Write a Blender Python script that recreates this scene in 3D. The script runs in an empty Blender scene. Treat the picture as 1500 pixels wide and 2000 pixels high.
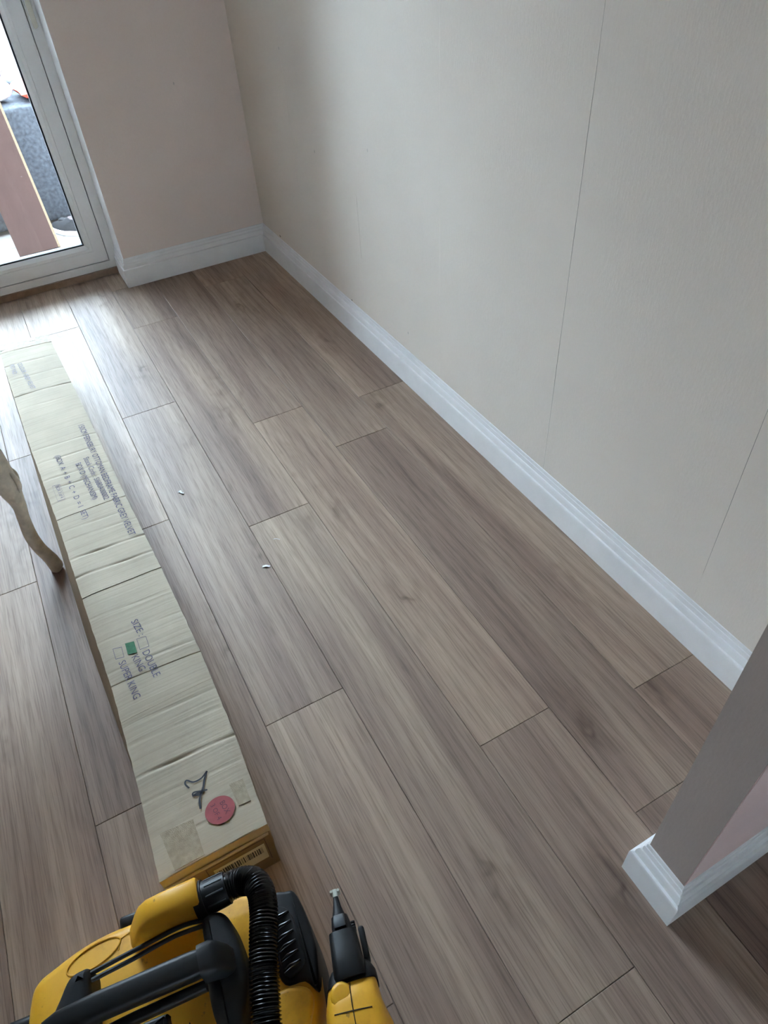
import bpy, bmesh, math, random
from mathutils import Matrix, Vector, noise

scene = bpy.context.scene
# ------------------------------------------------------------------ camera
cam_d = bpy.data.cameras.new('camera')
cam_d.sensor_fit = 'VERTICAL'; cam_d.sensor_height = 36.0
cam_d.lens = 36.0 * 1363.94 / 2000.0
cam_d.clip_start = 0.02; cam_d.clip_end = 100
cam = bpy.data.objects.new('camera', cam_d)
scene.collection.objects.link(cam)
_R = Matrix(((0.87641102, 0.36826764, -0.31029449),
             (-0.47824009, 0.59002055, -0.65050916),
             (-0.05648135, 0.71850866, 0.69322087)))
cam.matrix_world = Matrix.Translation((-0.99462, -3.16638, 1.38067)) @ _R.to_4x4()
scene.camera = cam

# ------------------------------------------------------------------ sky, exposure
world = bpy.data.worlds.new('overcast_sky'); scene.world = world
world.use_nodes = True
_bg = world.node_tree.nodes['Background']
_bg.inputs['Color'].default_value = (0.70, 0.85, 1.04, 1)
_bg.inputs['Strength'].default_value = 9.0
vs = scene.view_settings
vs.view_transform = 'Standard'; vs.look = 'None'; vs.gamma = 1.0
vs.use_curve_mapping = False
vs.exposure = 2.6
scene.cycles.max_bounces = 6
scene.cycles.diffuse_bounces = 5
scene.cycles.glossy_bounces = 3
scene.cycles.transparent_max_bounces = 12
scene.cycles.sample_clamp_indirect = 8.0

# ------------------------------------------------------------------ helpers
COL = scene.collection
rnd = random.Random(7)

def link(o, parent=None):
    COL.objects.link(o)
    if parent is not None: o.parent = parent
    return o

def tag(o, label=None, cat=None, group=None, kind=None):
    if label: o['label'] = label
    if cat: o['category'] = cat
    if group: o['group'] = group
    if kind: o['kind'] = kind
    return o

def empty(name, loc=(0, 0, 0), rz=0.0):
    o = bpy.data.objects.new(name, None); o.empty_display_size = 0.05
    o.location = loc; o.rotation_euler = (0, 0, rz)
    return link(o)

def mesh(name, verts, faces, mat, parent=None, smooth=None):
    me = bpy.data.meshes.new(name)
    me.from_pydata([tuple(v) for v in verts], [], faces)
    me.validate(); me.update()
    bm = bmesh.new(); bm.from_mesh(me)
    bmesh.ops.recalc_face_normals(bm, faces=bm.faces)
    bm.to_mesh(me); bm.free()
    if smooth is not None:
        for p in me.polygons: p.use_smooth = True
        me.set_sharp_from_angle(angle=math.radians(smooth))
    if mat: me.materials.append(mat)
    return link(bpy.data.objects.new(name, me), parent)

class MB:
    """collects boxes, lofts and tubes into one mesh"""
    def __init__(s): s.v = []; s.f = []
    def add(s, v, f):
        n = len(s.v); s.v += [tuple(p) for p in v]; s.f += [tuple(i + n for i in q) for q in f]
        return s
    def box(s, x0, x1, y0, y1, z0, z1):
        v = [(x, y, z) for z in (z0, z1) for (x, y) in ((x0, y0), (x1, y0), (x1, y1), (x0, y1))]
        return s.add(v, [(3, 2, 1, 0), (4, 5, 6, 7), (0, 1, 5, 4), (1, 2, 6, 5), (2, 3, 7, 6), (3, 0, 4, 7)])
    def loft(s, rings, cap=True, closed=True):
        n = len(rings[0]); v = [p for r in rings for p in r]; f = []
        for i in range(len(rings) - 1):
            for j in range(n if closed else n - 1):
                k = (j + 1) % n
                f.append((i*n + j, i*n + k, (i+1)*n + k, (i+1)*n + j))
        if cap:
            f.append(tuple(range(n - 1, -1, -1)))
            f.append(tuple((len(rings)-1)*n + j for j in range(n)))
        return s.add(v, f)
    def tube(s, path, radii, n=10, cap=True, flat=1.0):
        pts = [Vector(p) for p in path]
        if not hasattr(radii, '__len__'): radii = [radii] * len(pts)
        rings = []; up = None
        for i, p in enumerate(pts):
            t = (pts[min(i+1, len(pts)-1)] - pts[max(i-1, 0)]).normalized()
            if up is None:
                a = Vector((0, 0, 1)) if abs(t.z) < 0.9 else Vector((1, 0, 0))
                up = (a - t * a.dot(t)).normalized()
            else:
                up = (up - t * up.dot(t)).normalized()
            sd = t.cross(up)
            rings.append([p + (sd * math.cos(2*math.pi*k/n) + up * math.sin(2*math.pi*k/n) * flat) * radii[i] for k in range(n)])
        return s.loft(rings, cap)
    def build(s, name, mat, parent=None, smooth=None): return mesh(name, s.v, s.f, mat, parent, smooth)

def crom(pts, per=6, closed=False):
    """Catmull-Rom through points of any dimension"""
    P = [Vector(p) for p in pts]; n = len(P); out = []
    rng = range(n if closed else n - 1)
    for i in rng:
        if closed: a, b, c, d = P[(i-1) % n], P[i], P[(i+1) % n], P[(i+2) % n]
        else: a, b, c, d = P[max(i-1, 0)], P[i], P[i+1], P[min(i+2, n-1)]
        for k in range(per):
            t = k / per
            out.append(0.5 * ((2*b) + (c - a)*t + (2*a - 5*b + 4*c - d)*t*t + (3*b - a - 3*c + d)*t**3))
    if not closed: out.append(P[-1])
    return out

def shrink(outline, d):
    """move a closed 2D outline inwards by d"""
    n = len(outline); A = sum(outline[i][0]*outline[(i+1) % n][1] - outline[(i+1) % n][0]*outline[i][1] for i in range(n))
    s = 1 if A > 0 else -1; out = []
    for i in range(n):
        a, b = outline[i-1], outline[(i+1) % n]
        t = Vector((b[0]-a[0], b[1]-a[1])); t = t.normalized() if t.length > 1e-9 else Vector((1, 0))
        out.append((outline[i][0] - s*t.y*d, outline[i][1] + s*t.x*d))
    return out

def pillow_prism(mb, outline, z0, z1, r=0.008, steps=3):
    """prism over a 2D outline with a rounded top edge"""
    rings = [[(x, y, z0) for x, y in outline], [(x, y, z1 - r) for x, y in outline]]
    for k in range(1, steps + 1):
        a = math.pi/2 * k/steps
        rings.append([(x, y, z1 - r + r*math.sin(a)) for x, y in shrink(outline, r*(1 - math.cos(a)))])
    return mb.loft(rings)

def rbox(name, x0, x1, y0, y1, z0, z1, mat, parent=None, bev=0.004, seg=2):
    bm = bmesh.new()
    bmesh.ops.create_cube(bm, size=1.0)
    for v in bm.verts:
        v.co = Vector(((x0+x1)/2 + v.co.x*(x1-x0), (y0+y1)/2 + v.co.y*(y1-y0), (z0+z1)/2 + v.co.z*(z1-z0)))
    bmesh.ops.bevel(bm, geom=list(bm.edges), offset=bev, segments=seg, affect='EDGES', profile=0.5)
    me = bpy.data.meshes.new(name); bm.to_mesh(me); bm.free()
    for p in me.polygons: p.use_smooth = True
    me.set_sharp_from_angle(angle=math.radians(50))
    me.materials.append(mat)
    return link(bpy.data.objects.new(name, me), parent)

# ------------------------------------------------------------------ materials
def mat_base(name, col=(0.5, 0.5, 0.5), rough=0.5, spec=0.5, metal=0.0):
    m = bpy.data.materials.new(name); m.use_nodes = True
    b = m.node_tree.nodes['Principled BSDF']
    b.inputs['Base Color'].default_value = (*col, 1); b.inputs['Roughness'].default_value = rough
    b.inputs['Specular IOR Level'].default_value = spec; b.inputs['Metallic'].default_value = metal
    return m, m.node_tree.nodes, m.node_tree.links, b

def coords(N, L, scale=(1, 1, 1), src='Object'):
    t = N.new('ShaderNodeTexCoord'); mp = N.new('ShaderNodeMapping')
    mp.inputs['Scale'].default_value = scale
    L.new(t.outputs[src], mp.inputs['Vector']); return mp.outputs['Vector']

def noise_n(N, L, vec, scale=5, detail=3, rough=0.5, dist=0.0):
    n = N.new('ShaderNodeTexNoise'); n.inputs['Scale'].default_value = scale
    n.inputs['Detail'].default_value = detail; n.inputs['Roughness'].default_value = rough
    n.inputs['Distortion'].default_value = dist
    L.new(vec, n.inputs['Vector']); return n.outputs['Fac']

def ramp(N, L, fac, stops):
    r = N.new('ShaderNodeValToRGB'); e = r.color_ramp.elements
    while len(e) < len(stops): e.new(0.5)
    for i, (p, c) in enumerate(stops):
        e[i].position = p; e[i].color = (*c, 1) if len(c) == 3 else c
    L.new(fac, r.inputs['Fac']); return r.outputs['Color']

def mix(N, L, fac, a, b, mode='MIX'):
    m = N.new('ShaderNodeMix'); m.data_type = 'RGBA'; m.blend_type = mode
    for s, v in ((m.inputs[0], fac), (m.inputs[6], a), (m.inputs[7], b)):
        if hasattr(v, 'is_output'): L.new(v, s)
        elif isinstance(v, (int, float)): s.default_value = v
        else: s.default_value = (*v, 1)
    return m.outputs[2]

def bump(N, L, b, h, strength=0.2, dist=0.001, prev=None):
    n = N.new('ShaderNodeBump'); n.inputs['Strength'].default_value = strength; n.inputs['Distance'].default_value = dist
    L.new(h, n.inputs['Height'])
    if prev is not None: L.new(prev, n.inputs['Normal'])
    L.new(n.outputs['Normal'], b.inputs['Normal']); return n.outputs['Normal']

def simple(name, col, rough=0.5, spec=0.5, var=0.06, scale=30, bstr=0.05, bdist=0.0005):
    m, N, L, b = mat_base(name, col, rough, spec)
    v = coords(N, L)
    f = noise_n(N, L, v, scale, 4)
    lo = tuple(c*(1-var) for c in col); hi = tuple(min(1, c*(1+var)) for c in col)
    L.new(ramp(N, L, f, [(0.3, lo), (0.7, hi)]), b.inputs['Base Color'])
    if bstr: bump(N, L, b, noise_n(N, L, v, scale*8, 2), bstr, bdist)
    return m

def math_n(N, L, op, a, b=None):
    m = N.new('ShaderNodeMath'); m.operation = op
    for s, v in zip(m.inputs, (a, b)):
        if v is None: continue
        if hasattr(v, 'is_output'): L.new(v, s)
        else: s.default_value = v
    return m.outputs[0]

def wood_floor():
    m, N, L, b = mat_base('oak_laminate', rough=0.42, spec=0.30)
    tc = N.new('ShaderNodeTexCoord'); oi = N.new('ShaderNodeObjectInfo')
    sc = N.new('ShaderNodeVectorMath'); sc.operation = 'MULTIPLY'; sc.inputs[1].default_value = (37.0, 61.0, 23.0)
    L.new(oi.outputs['Color'], sc.inputs[0])
    ad = N.new('ShaderNodeVectorMath'); L.new(tc.outputs['Object'], ad.inputs[0]); L.new(sc.outputs[0], ad.inputs[1])
    base = ad.outputs[0]
    def mp(s):
        n = N.new('ShaderNodeMapping'); n.inputs['Scale'].default_value = s
        L.new(base, n.inputs['Vector']); return n.outputs['Vector']
    # long tone bands, each plank a little different
    bands = noise_n(N, L, mp((10.5, 0.75, 1)), 1.0, 4, 0.5, 0.5)
    col = ramp(N, L, bands, [(0.28, (0.210, 0.147, 0.116)), (0.43, (0.310, 0.225, 0.174)), (0.57, (0.400, 0.300, 0.227)), (0.74, (0.520, 0.402, 0.297))])
    warm = noise_n(N, L, mp((5, 1.3, 1)), 1.3, 2, 0.5)
    col = mix(N, L, math_n(N, L, 'MULTIPLY', warm, 0.25), col, (0.39, 0.258, 0.205))
    # cathedral figure: growth rings bent into long arches
    fig = N.new('ShaderNodeTexWave'); fig.wave_type = 'BANDS'; fig.bands_direction = 'X'
    fig.inputs['Scale'].default_value = 2.6; fig.inputs['Distortion'].default_value = 11.0
    fig.inputs['Detail'].default_value = 2.0; fig.inputs['Detail Scale'].default_value = 0.5; fig.inputs['Detail Roughness'].default_value = 0.4
    L.new(mp((4.2, 0.85, 1)), fig.inputs['Vector'])
    figr = ramp(N, L, fig.outputs['Fac'], [(0.0, (0.86, 0.85, 0.845)), (0.30, (0.985, 0.98, 0.98)), (1.0, (1.03, 1.025, 1.02))])
    col = mix(N, L, 0.8, col, figr, 'MULTIPLY')
    # fine pores
    pores = noise_n(N, L, mp((360, 10, 1)), 1.0, 2, 0.6, 0.3)
    por = ramp(N, L, pores, [(0.34, (0.70, 0.69, 0.685)), (0.52, (1.0, 1.0, 1.0)), (0.8, (1.07, 1.065, 1.06))])
    col = mix(N, L, 0.8, col, por, 'MULTIPLY')
    lines = noise_n(N, L, mp((75, 1.6, 1)), 1.0, 2, 0.5, 0.8)
    lin = ramp(N, L, lines, [(0.30, (0.85, 0.84, 0.835)), (0.46, (1, 1, 1))])
    col = mix(N, L, 0.6, col, lin, 'MULTIPLY')
    # knots: soft dark ovals with a darker heart
    wob = noise_n(N, L, mp((9, 5, 1)), 2.0, 2)
    vo = N.new('ShaderNodeTexVoronoi'); vo.inputs['Scale'].default_value = 1.0; vo.inputs['Randomness'].default_value = 1.0
    off = N.new('ShaderNodeVectorMath'); off.operation = 'ADD'
    L.new(mp((6.2, 2.3, 1)), off.inputs[0]); L.new(wob, off.inputs[1]); L.new(off.outputs[0], vo.inputs['Vector'])
    kn = ramp(N, L, vo.outputs['Distance'], [(0.0, (0.42, 0.38, 0.37)), (0.07, (0.60, 0.57, 0.55)), (0.13, (0.83, 0.81, 0.80)), (0.30, (1, 1, 1))])
    col = mix(N, L, 0.8, col, kn, 'MULTIPLY')
    # plank to plank tone
    sx = N.new('ShaderNodeSeparateXYZ'); L.new(oi.outputs['Color'], sx.inputs[0])
    tone = ramp(N, L, sx.outputs['Z'], [(0.0, (0.89, 0.89, 0.90)), (1.0, (1.08, 1.07, 1.05))])
    col = mix(N, L, 1.0, col, tone, 'MULTIPLY')
    L.new(col, b.inputs['Base Color'])
    rr = ramp(N, L, pores, [(0.3, (0.60, 0.60, 0.60)), (0.6, (0.50, 0.50, 0.50))])
    L.new(rr, b.inputs['Roughness'])
    bump(N, L, b, pores, 0.35, 0.0006)
    return m

def wallpaper(name, c, streak=0.04):
    m, N, L, b = mat_base(name, c, 0.75, 0.3)
    v = coords(N, L)
    big = noise_n(N, L, v, 3, 3)
    col = ramp(N, L, big, [(0.3, tuple(x*0.97 for x in c)), (0.7, tuple(min(1, x*1.02) for x in c))])
    # rare small nicks, taller than wide
    vo = N.new('ShaderNodeTexVoronoi'); vo.inputs['Scale'].default_value = 1.0
    L.new(coords(N, L, (9, 9, 5)), vo.inputs['Vector'])
    gate = ramp(N, L, noise_n(N, L, v, 2.4, 1), [(0.52, (0, 0, 0)), (0.60, (1, 1, 1))])
    nick = ramp(N, L, vo.outputs['Distance'], [(0.022, (1, 1, 1)), (0.032, (0, 0, 0))])
    nk = mix(N, L, 1.0, gate, nick, 'MULTIPLY')
    nb = N.new('ShaderNodeRGBToBW'); L.new(nk, nb.inputs[0])
    col = mix(N, L, math_n(N, L, 'MULTIPLY', nb.outputs[0], 0.55), col, (0.30, 0.29, 0.27))
    L.new(col, b.inputs['Base Color'])
    # woven emboss
    n1 = noise_n(N, L, coords(N, L, (260, 260, 60)), 1, 2)
    n2 = noise_n(N, L, coords(N, L, (70, 70, 330)), 1, 2)
    n3 = noise_n(N, L, v, 140, 2)
    h = math_n(N, L, 'ADD', math_n(N, L, 'ADD', n1, n2), n3)
    bump(N, L, b, h, 0.35, 0.0009)
    return m

def glass_mat():
    m = bpy.data.materials.new('window_glass'); m.use_nodes = True
    N, L = m.node_tree.nodes, m.node_tree.links
    N.remove(N['Principled BSDF'])
    tr = N.new('ShaderNodeBsdfTransparent'); tr.inputs[0].default_value = (0.93, 0.96, 0.95, 1)
    gl = N.new('ShaderNodeBsdfGlossy'); gl.inputs['Roughness'].default_value = 0.02
    fr = N.new('ShaderNodeFresnel'); fr.inputs[0].default_value = 1.45
    mx = N.new('ShaderNodeMixShader')
    L.new(fr.outputs[0], mx.inputs[0]); L.new(tr.outputs[0], mx.inputs[1]); L.new(gl.outputs[0], mx.inputs[2])
    L.new(mx.outputs[0], N['Material Output'].inputs['Surface'])
    return m

def cardboard(name, c, dirt=0.12):
    m, N, L, b = mat_base(name, c, 0.8, 0.2)
    v = coords(N, L)
    n = noise_n(N, L, v, 7, 4); fl = noise_n(N, L, coords(N, L, (3, 190, 3)), 1, 2)
    col = ramp(N, L, n, [(0.3, tuple(x*(1-dirt) for x in c)), (0.7, tuple(x*(1+dirt*0.5) for x in c))])
    lin = ramp(N, L, fl, [(0.33, (0.90, 0.89, 0.88)), (0.50, (1, 1, 1))])
    fib = noise_n(N, L, coords(N, L, (60, 400, 60)), 1, 2)
    col = mix(N, L, 0.9, col, lin, 'MULTIPLY')
    L.new(mix(N, L, 0.5, col, ramp(N, L, fib, [(0.3, (0.92, 0.91, 0.9)), (0.6, (1, 1, 1))]), 'MULTIPLY'), b.inputs['Base Color'])
    bump(N, L, b, fl, 0.4, 0.0010)
    return m

def yellow_plastic():
    m, N, L, b = mat_base('yellow_plastic', (0.80, 0.44, 0.035), 0.42, 0.4)
    v = coords(N, L)
    n = noise_n(N, L, v, 14, 5, 0.65)
    col = ramp(N, L, n, [(0.28, (0.60, 0.28, 0.02)), (0.48, (0.80, 0.405, 0.025)), (0.75, (0.86, 0.45, 0.03))])
    sp = noise_n(N, L, v, 55, 3, 0.7)
    col = mix(N, L, ramp(N, L, sp, [(0.66, (0, 0, 0)), (0.74, (0.7, 0.7, 0.7))]), col, (0.16, 0.085, 0.03))
    L.new(col, b.inputs['Base Color']); bump(N, L, b, noise_n(N, L, v, 900, 2), 0.12, 0.0003)
    return m

M = {}
M['floor'] = wood_floor()
M['paper'] = wallpaper('cream_wallpaper', (0.765, 0.70, 0.625))
M['backing'] = simple('plaster_backing', (0.30, 0.28, 0.25), 0.9)
M['far_paint'] = wallpaper('warm_grey_wallpaper', (0.80, 0.69, 0.63))
M['greige'] = wallpaper('greige_wall_paint', (0.40, 0.335, 0.30))
M['pink'] = simple('pink_wall_paint', (0.76, 0.57, 0.54), 0.7, 0.3, 0.05, 5)
M['ceiling'] = simple('ceiling_white', (0.70, 0.69, 0.67), 0.8)
M['left_paint'] = simple('cream_wall_paint', (0.76, 0.72, 0.65), 0.8)
M['roomwall'] = simple('room_wall_paint', (0.34, 0.29, 0.28), 0.8)
M['gloss_white'] = simple('white_gloss_paint', (0.83, 0.83, 0.83), 0.32, 0.5, 0.03, 14, 0.06, 0.0006)
M['upvc'] = simple('white_upvc', (0.85, 0.85, 0.85), 0.35, 0.5, 0.02, 8, 0.0)
M['cream_plastic'] = simple('cream_plastic', (0.70, 0.67, 0.58), 0.4)
M['seal'] = simple('black_rubber_seal', (0.015, 0.018, 0.025), 0.6)
M['glass'] = glass_mat()
M['oak_trim'] = simple('oak_threshold', (0.30, 0.20, 0.14), 0.5, 0.4, 0.15, 60)
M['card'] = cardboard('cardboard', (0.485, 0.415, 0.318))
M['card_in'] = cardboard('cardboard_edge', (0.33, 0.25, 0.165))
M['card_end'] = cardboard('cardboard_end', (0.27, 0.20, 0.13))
M['ink'] = simple('violet_grey_ink', (0.105, 0.095, 0.165), 0.8, 0.2, 0.25, 200)
M['ink_faint'] = simple('faded_blue_ink', (0.25, 0.25, 0.31), 0.8, 0.2, 0.2, 200)
M['marker'] = simple('black_marker_ink', (0.018, 0.02, 0.035), 0.6)
M['green'] = simple('green_ink', (0.055, 0.155, 0.085), 0.8, 0.2, 0.15, 150)
M['red_dot'] = simple('red_sticker', (0.36, 0.075, 0.085), 0.55, 0.4, 0.12, 60)
M['red_ink'] = simple('sticker_ink', (0.14, 0.03, 0.06), 0.6)
M['label'] = simple('label_paper', (0.62, 0.58, 0.48), 0.6)
M['brown_line'] = simple('printed_line', (0.07, 0.035, 0.03), 0.7)
M['tape'] = simple('brown_parcel_tape', (0.39, 0.325, 0.235), 0.6, 0.12, 0.16, 90, 0.3, 0.002)
M['clear_tape'] = simple('glossy_parcel_tape', (0.46, 0.41, 0.31), 0.22, 0.4, 0.1, 40, 0.4, 0.004)
M['yellow'] = yellow_plastic()
M['black'] = simple('black_plastic', (0.009, 0.009, 0.010), 0.45, 0.3, 0.2, 60, 0.15, 0.0004)
M['black_soft'] = simple('charcoal_rubber', (0.014, 0.015, 0.017), 0.55, 0.3, 0.2, 50, 0.15, 0.0004)
M['hose'] = simple('black_hose_plastic', (0.008, 0.008, 0.009), 0.24, 0.55, 0.1, 60, 0.0)
M['grey_plastic'] = simple('dark_grey_plastic', (0.045, 0.05, 0.055), 0.5)
M['steel'] = simple('blackened_steel', (0.010, 0.009, 0.010), 0.5, 0.18)
M['rubber_clear'] = simple('cloudy_rubber_tip', (0.55, 0.57, 0.50), 0.4)
M['cream_wood'] = simple('aged_cream_paint', (0.62, 0.55, 0.45), 0.5, 0.4, 0.18, 45, 0.25, 0.0012)
M['fabric_cream'] = simple('cream_upholstery', (0.52, 0.47, 0.39), 0.9, 0.2, 0.06, 200)
M['paving'] = simple('pale_stone_paving', (0.20, 0.197, 0.19), 0.8, 0.3, 0.06, 20)
M['brick'] = simple('brown_brick_render', (0.20, 0.13, 0.10), 0.9, 0.2, 0.2, 12)
M['mortar'] = simple('paving_bed', (0.40, 0.39, 0.37), 0.9)
M['mahogany'] = simple('mahogany_laminate', (0.028, 0.014, 0.011), 0.65, 0.15, 0.10, 8)
M['chipboard'] = simple('pale_chipboard_edge', (0.11, 0.08, 0.05), 0.8, 0.2, 0.15, 120)
M['denim'] = simple('blue_grey_weave', (0.042, 0.048, 0.057), 0.9, 0.2, 0.4, 60, 0.5, 0.003)
M['cush_red'] = simple('red_cushion_fabric', (0.62, 0.10, 0.06), 0.9, 0.2)
M['cush_blue'] = simple('pale_blue_cushion_fabric', (0.30, 0.52, 0.66), 0.9, 0.2)
M['cush_white'] = simple('white_throw_fabric', (0.78, 0.76, 0.80), 0.95, 0.2, 0.06, 80, 0.6, 0.004)
M['shoe_grey'] = simple('grey_canvas', (0.028, 0.028, 0.03), 0.85, 0.2, 0.2, 120)
M['shoe_dark'] = simple('dark_brown_lining', (0.06, 0.045, 0.045), 0.9)
M['sole'] = simple('white_rubber_sole', (0.62, 0.62, 0.62), 0.5)
M['wicker'] = simple('pale_wicker', (0.40, 0.36, 0.28), 0.7)
M['scrap'] = simple('white_paper', (0.82, 0.83, 0.84), 0.7)

# ------------------------------------------------------------------ room shell
CEIL = 2.42
XR, YF = 0.018, 0.018               # plaster planes of the right and far walls
NX, NY0, NY1 = -0.4365, -3.0194, -2.9431   # wall stub
XREV = -0.638                       # door reveal
XL, YB = -3.3, -6.1
DXL = -1.79                         # left jamb of the patio door

sub = MB().box(XL, 0.17, YB, 0.30, -0.06, -0.0085).build('floor', M['mortar'])
tag(sub, 'grey brown oak laminate floor laid along the cream wall', kind='structure')

# planks
rows = [0.008, -0.1767, -0.3642, -0.5444, -0.7315, -0.9208, -1.1109, -1.2978]
while rows[-1] > XL + 0.19: rows.append(rows[-1] - 0.1870)
rows.append(XL)
PL = 1.336
base_j = [-1.322, -1.528, -1.264, -1.720, -0.990, -1.5665, -1.0207, -1.6105]
_cache = {}
def plank_mesh(w, l):
    key = (round(w, 4), round(l, 4))
    if key in _cache: return _cache[key]
    g = 0.00035; c = 0.0011; a, d = w/2 - g, l/2 - g
    v = [(-a, -d, -0.008), (a, -d, -0.008), (a, d, -0.008), (-a, d, -0.008),
         (-a, -d, -c), (a, -d, -c), (a, d, -c), (-a, d, -c),
         (-a+c, -d+c, 0), (a-c, -d+c, 0), (a-c, d-c, 0), (-a+c, d-c, 0)]
    f = [(0, 1, 5, 4), (1, 2, 6, 5), (2, 3, 7, 6), (3, 0, 4, 7), (4, 5, 9, 8), (5, 6, 10, 9), (6, 7, 11, 10), (7, 4, 8, 11), (8, 9, 10, 11)]
    me = bpy.data.meshes.new('plank'); me.from_pydata(v, [], f); me.update(); me.materials.append(M['floor'])
    _cache[key] = me; return me
pr = random.Random(11)
for i in range(len(rows) - 1):
    x1, x0 = rows[i], rows[i+1]
    top = 0.19 if (x0 + x1)/2 < XREV else 0.012
    if x1 > XREV > x0: top = 0.012
    j0 = base_j[i] if i < len(base_j) else -pr.uniform(0.2, 1.5)
    js = [j0 + k*PL for k in range(-5, 4)]
    ys = [top] + sorted([j for j in js if YB + 0.05 < j < top - 0.05], reverse=True) + [YB]
    for a, b_ in zip(ys, ys[1:]):
        o = bpy.data.objects.new('plank', plank_mesh(x1 - x0, a - b_))
        o.location = ((x0+x1)/2, (a+b_)/2, 0); o.color = (pr.random(), pr.random(), pr.random(), 1)
        link(o, sub)
    if x1 > XREV > x0:   # the plank row split by the reveal gets a short piece in front of the door
        o = bpy.data.objects.new('plank', plank_mesh(XREV - 0.018 - x0, 0.178))
        o.location = ((x0 + XREV - 0.018)/2, 0.101, 0); o.color = (pr.random(), pr.random(), pr.random(), 1)
        link(o, sub)

w = MB().box(XREV, 0.30, YF, 0.32, 0, CEIL).box(DXL, XREV, YF, 0.32, 2.10, CEIL).box(XL, DXL, YF, 0.32, 0, CEIL).build('wall_far', M['far_paint'])
tag(w, 'greige far wall beside the patio door', kind='structure')
rv = MB().box(XREV - 0.0015, XREV, YF + 0.002, 0.20, 0, 2.10).build('reveal_lining', M['gloss_white'], w)

wr = MB().box(XR + 0.0006, 0.17, YB, YF, 0, CEIL).build('wall_right', M['backing'])
tag(wr, 'long cream wall hung with vertical wallpaper strips', kind='structure')
seams = [-0.5015, -1.0219, -1.5386, -2.0676, -2.5986]
def gap(k, z):
    n = 0.5 + 0.5*noise.noise((k*7.1, z*3.0, 0.3))
    if k == 0: return 0.0008 if 0.60 < z < 0.86 else (0.0005 if 0.42 < z < 0.50 else 0.00004)
    if k == 1: return 0.0007 if 0.33 < z < 0.56 else (0.0006 if z < 0.20 else 0.00008)
    if k == 2: return 0.0001 + 0.0004*n
    if k == 3: return 0.0004 + 0.0006*n
    return 0.0003 + 0.0007*n if z > 0.2 else 0.0002
zs = [i*0.02 for i in range(int(CEIL/0.02))] + [CEIL]
edges = [YF] + seams + [NY1]
def strip(y_hi, k_hi, y_lo, k_lo):
    v, f = [], []
    for z in zs:
        a = y_hi - (gap(k_hi, z) if k_hi is not None else 0) + (0.0006*noise.noise((z*9, y_hi, 1)) if k_hi is not None else 0)
        c = y_lo + (gap(k_lo, z) if k_lo is not None else 0) + (0.0006*noise.noise((z*9, y_lo, 1)) if k_lo is not None else 0)
        v += [(XR + 0.0007, a, z), (XR, a, z), (XR, c, z), (XR + 0.0007, c, z)]
    for i in range(len(zs) - 1):
        for j in range(3): f.append((4*i+j, 4*i+j+1, 4*i+4+j+1, 4*i+4+j))
    return mesh('wallpaper_strip', v, f, M['paper'], wr)
for i in range(len(edges) - 1):
    strip(edges[i], i-1 if i > 0 else None, edges[i+1], i if i < len(seams) else None)
strip(NY0, None, YB, None)
# chipped plaster spots just above the skirting
for (y, z, s) in ((-0.196, 0.1345, 0.006), (-0.909, 0.128, 0.004)):
    pts = [(XR - 0.0004 - 0.0003*rnd.random(), y + s*1.5*math.cos(a)*rnd.uniform(.6, 1.2), z + s*math.sin(a)*rnd.uniform(.5, 1.1)) for a in [k*math.pi/4 for k in range(8)]]
    back = [(XR + 0.0006, p[1], p[2]) for p in pts]
    MB().loft([back, pts]).build('plaster_chip', M['backing'], wr)

wl = MB().box(XL - 0.15, XL, YB, 0.32, 0, CEIL).build('wall_left', M['left_paint'])
tag(wl, 'plain wall on the far left side of the room', kind='structure')
WX0, WX1, WZ0, WZ1 = -1.80, -1.20, 0.45, 1.00
wb = MB().box(XL - 0.15, WX0, YB - 0.2, YB, 0, CEIL).box(WX1, 0.17, YB - 0.2, YB, 0, CEIL).box(WX0, WX1, YB - 0.2, YB, 0, WZ0).box(WX0, WX1, YB - 0.2, YB, WZ1, CEIL).build('wall_back', M['roomwall'])
tag(wb, 'plain wall behind the camera with an opening added for fill light', kind='structure')
wf = MB().box(WX0, WX0+.05, YB-0.14, YB-0.08, WZ0, WZ1).box(WX1-.05, WX1, YB-0.14, YB-0.08, WZ0, WZ1).box(WX0+.05, WX1-.05, YB-0.14, YB-0.08, WZ0, WZ0+.05).box(WX0+.05, WX1-.05, YB-0.14, YB-0.08, WZ1-.05, WZ1).build('window_fill', M['upvc'])  # unseen window, sized and set low as fill for the stub front
tag(wf, 'unseen white window added behind the camera for fill light', kind='structure')
MB().box(WX0+.05, WX1-.05, YB-0.113, YB-0.109, WZ0+.05, WZ1-.05).build('window_pane', M['glass'], wf)
ce = MB().box(XL - 0.15, 0.30, YB - 0.2, 0.32, CEIL, CEIL + 0.1).build('ceiling', M['ceiling'])
tag(ce, 'plain white ceiling', kind='structure')

nib = MB().box(NX, XR, NY0 + 0.001, NY1, 0, CEIL).build('wall_stub', M['greige'])
tag(nib, 'thin greige wall stub jutting into the opening at the right', kind='structure')
MB().box(NX + 0.0015, XR, NY0 - 0.0002, NY0 + 0.001, 0, CEIL).build('front_face', M['pink'], nib)

hb = MB().box(XL, -1.95, NY0, NY1, 0, CEIL).box(-1.95, NX, NY0, NY1, 2.02, CEIL).build('wall_bounce_divider', M['greige'])  # unseen stub and beam, added to hold bounced light beyond the opening
tag(hb, 'unseen dividing wall and beam added to keep bounced light in the far room', kind='structure')

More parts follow.
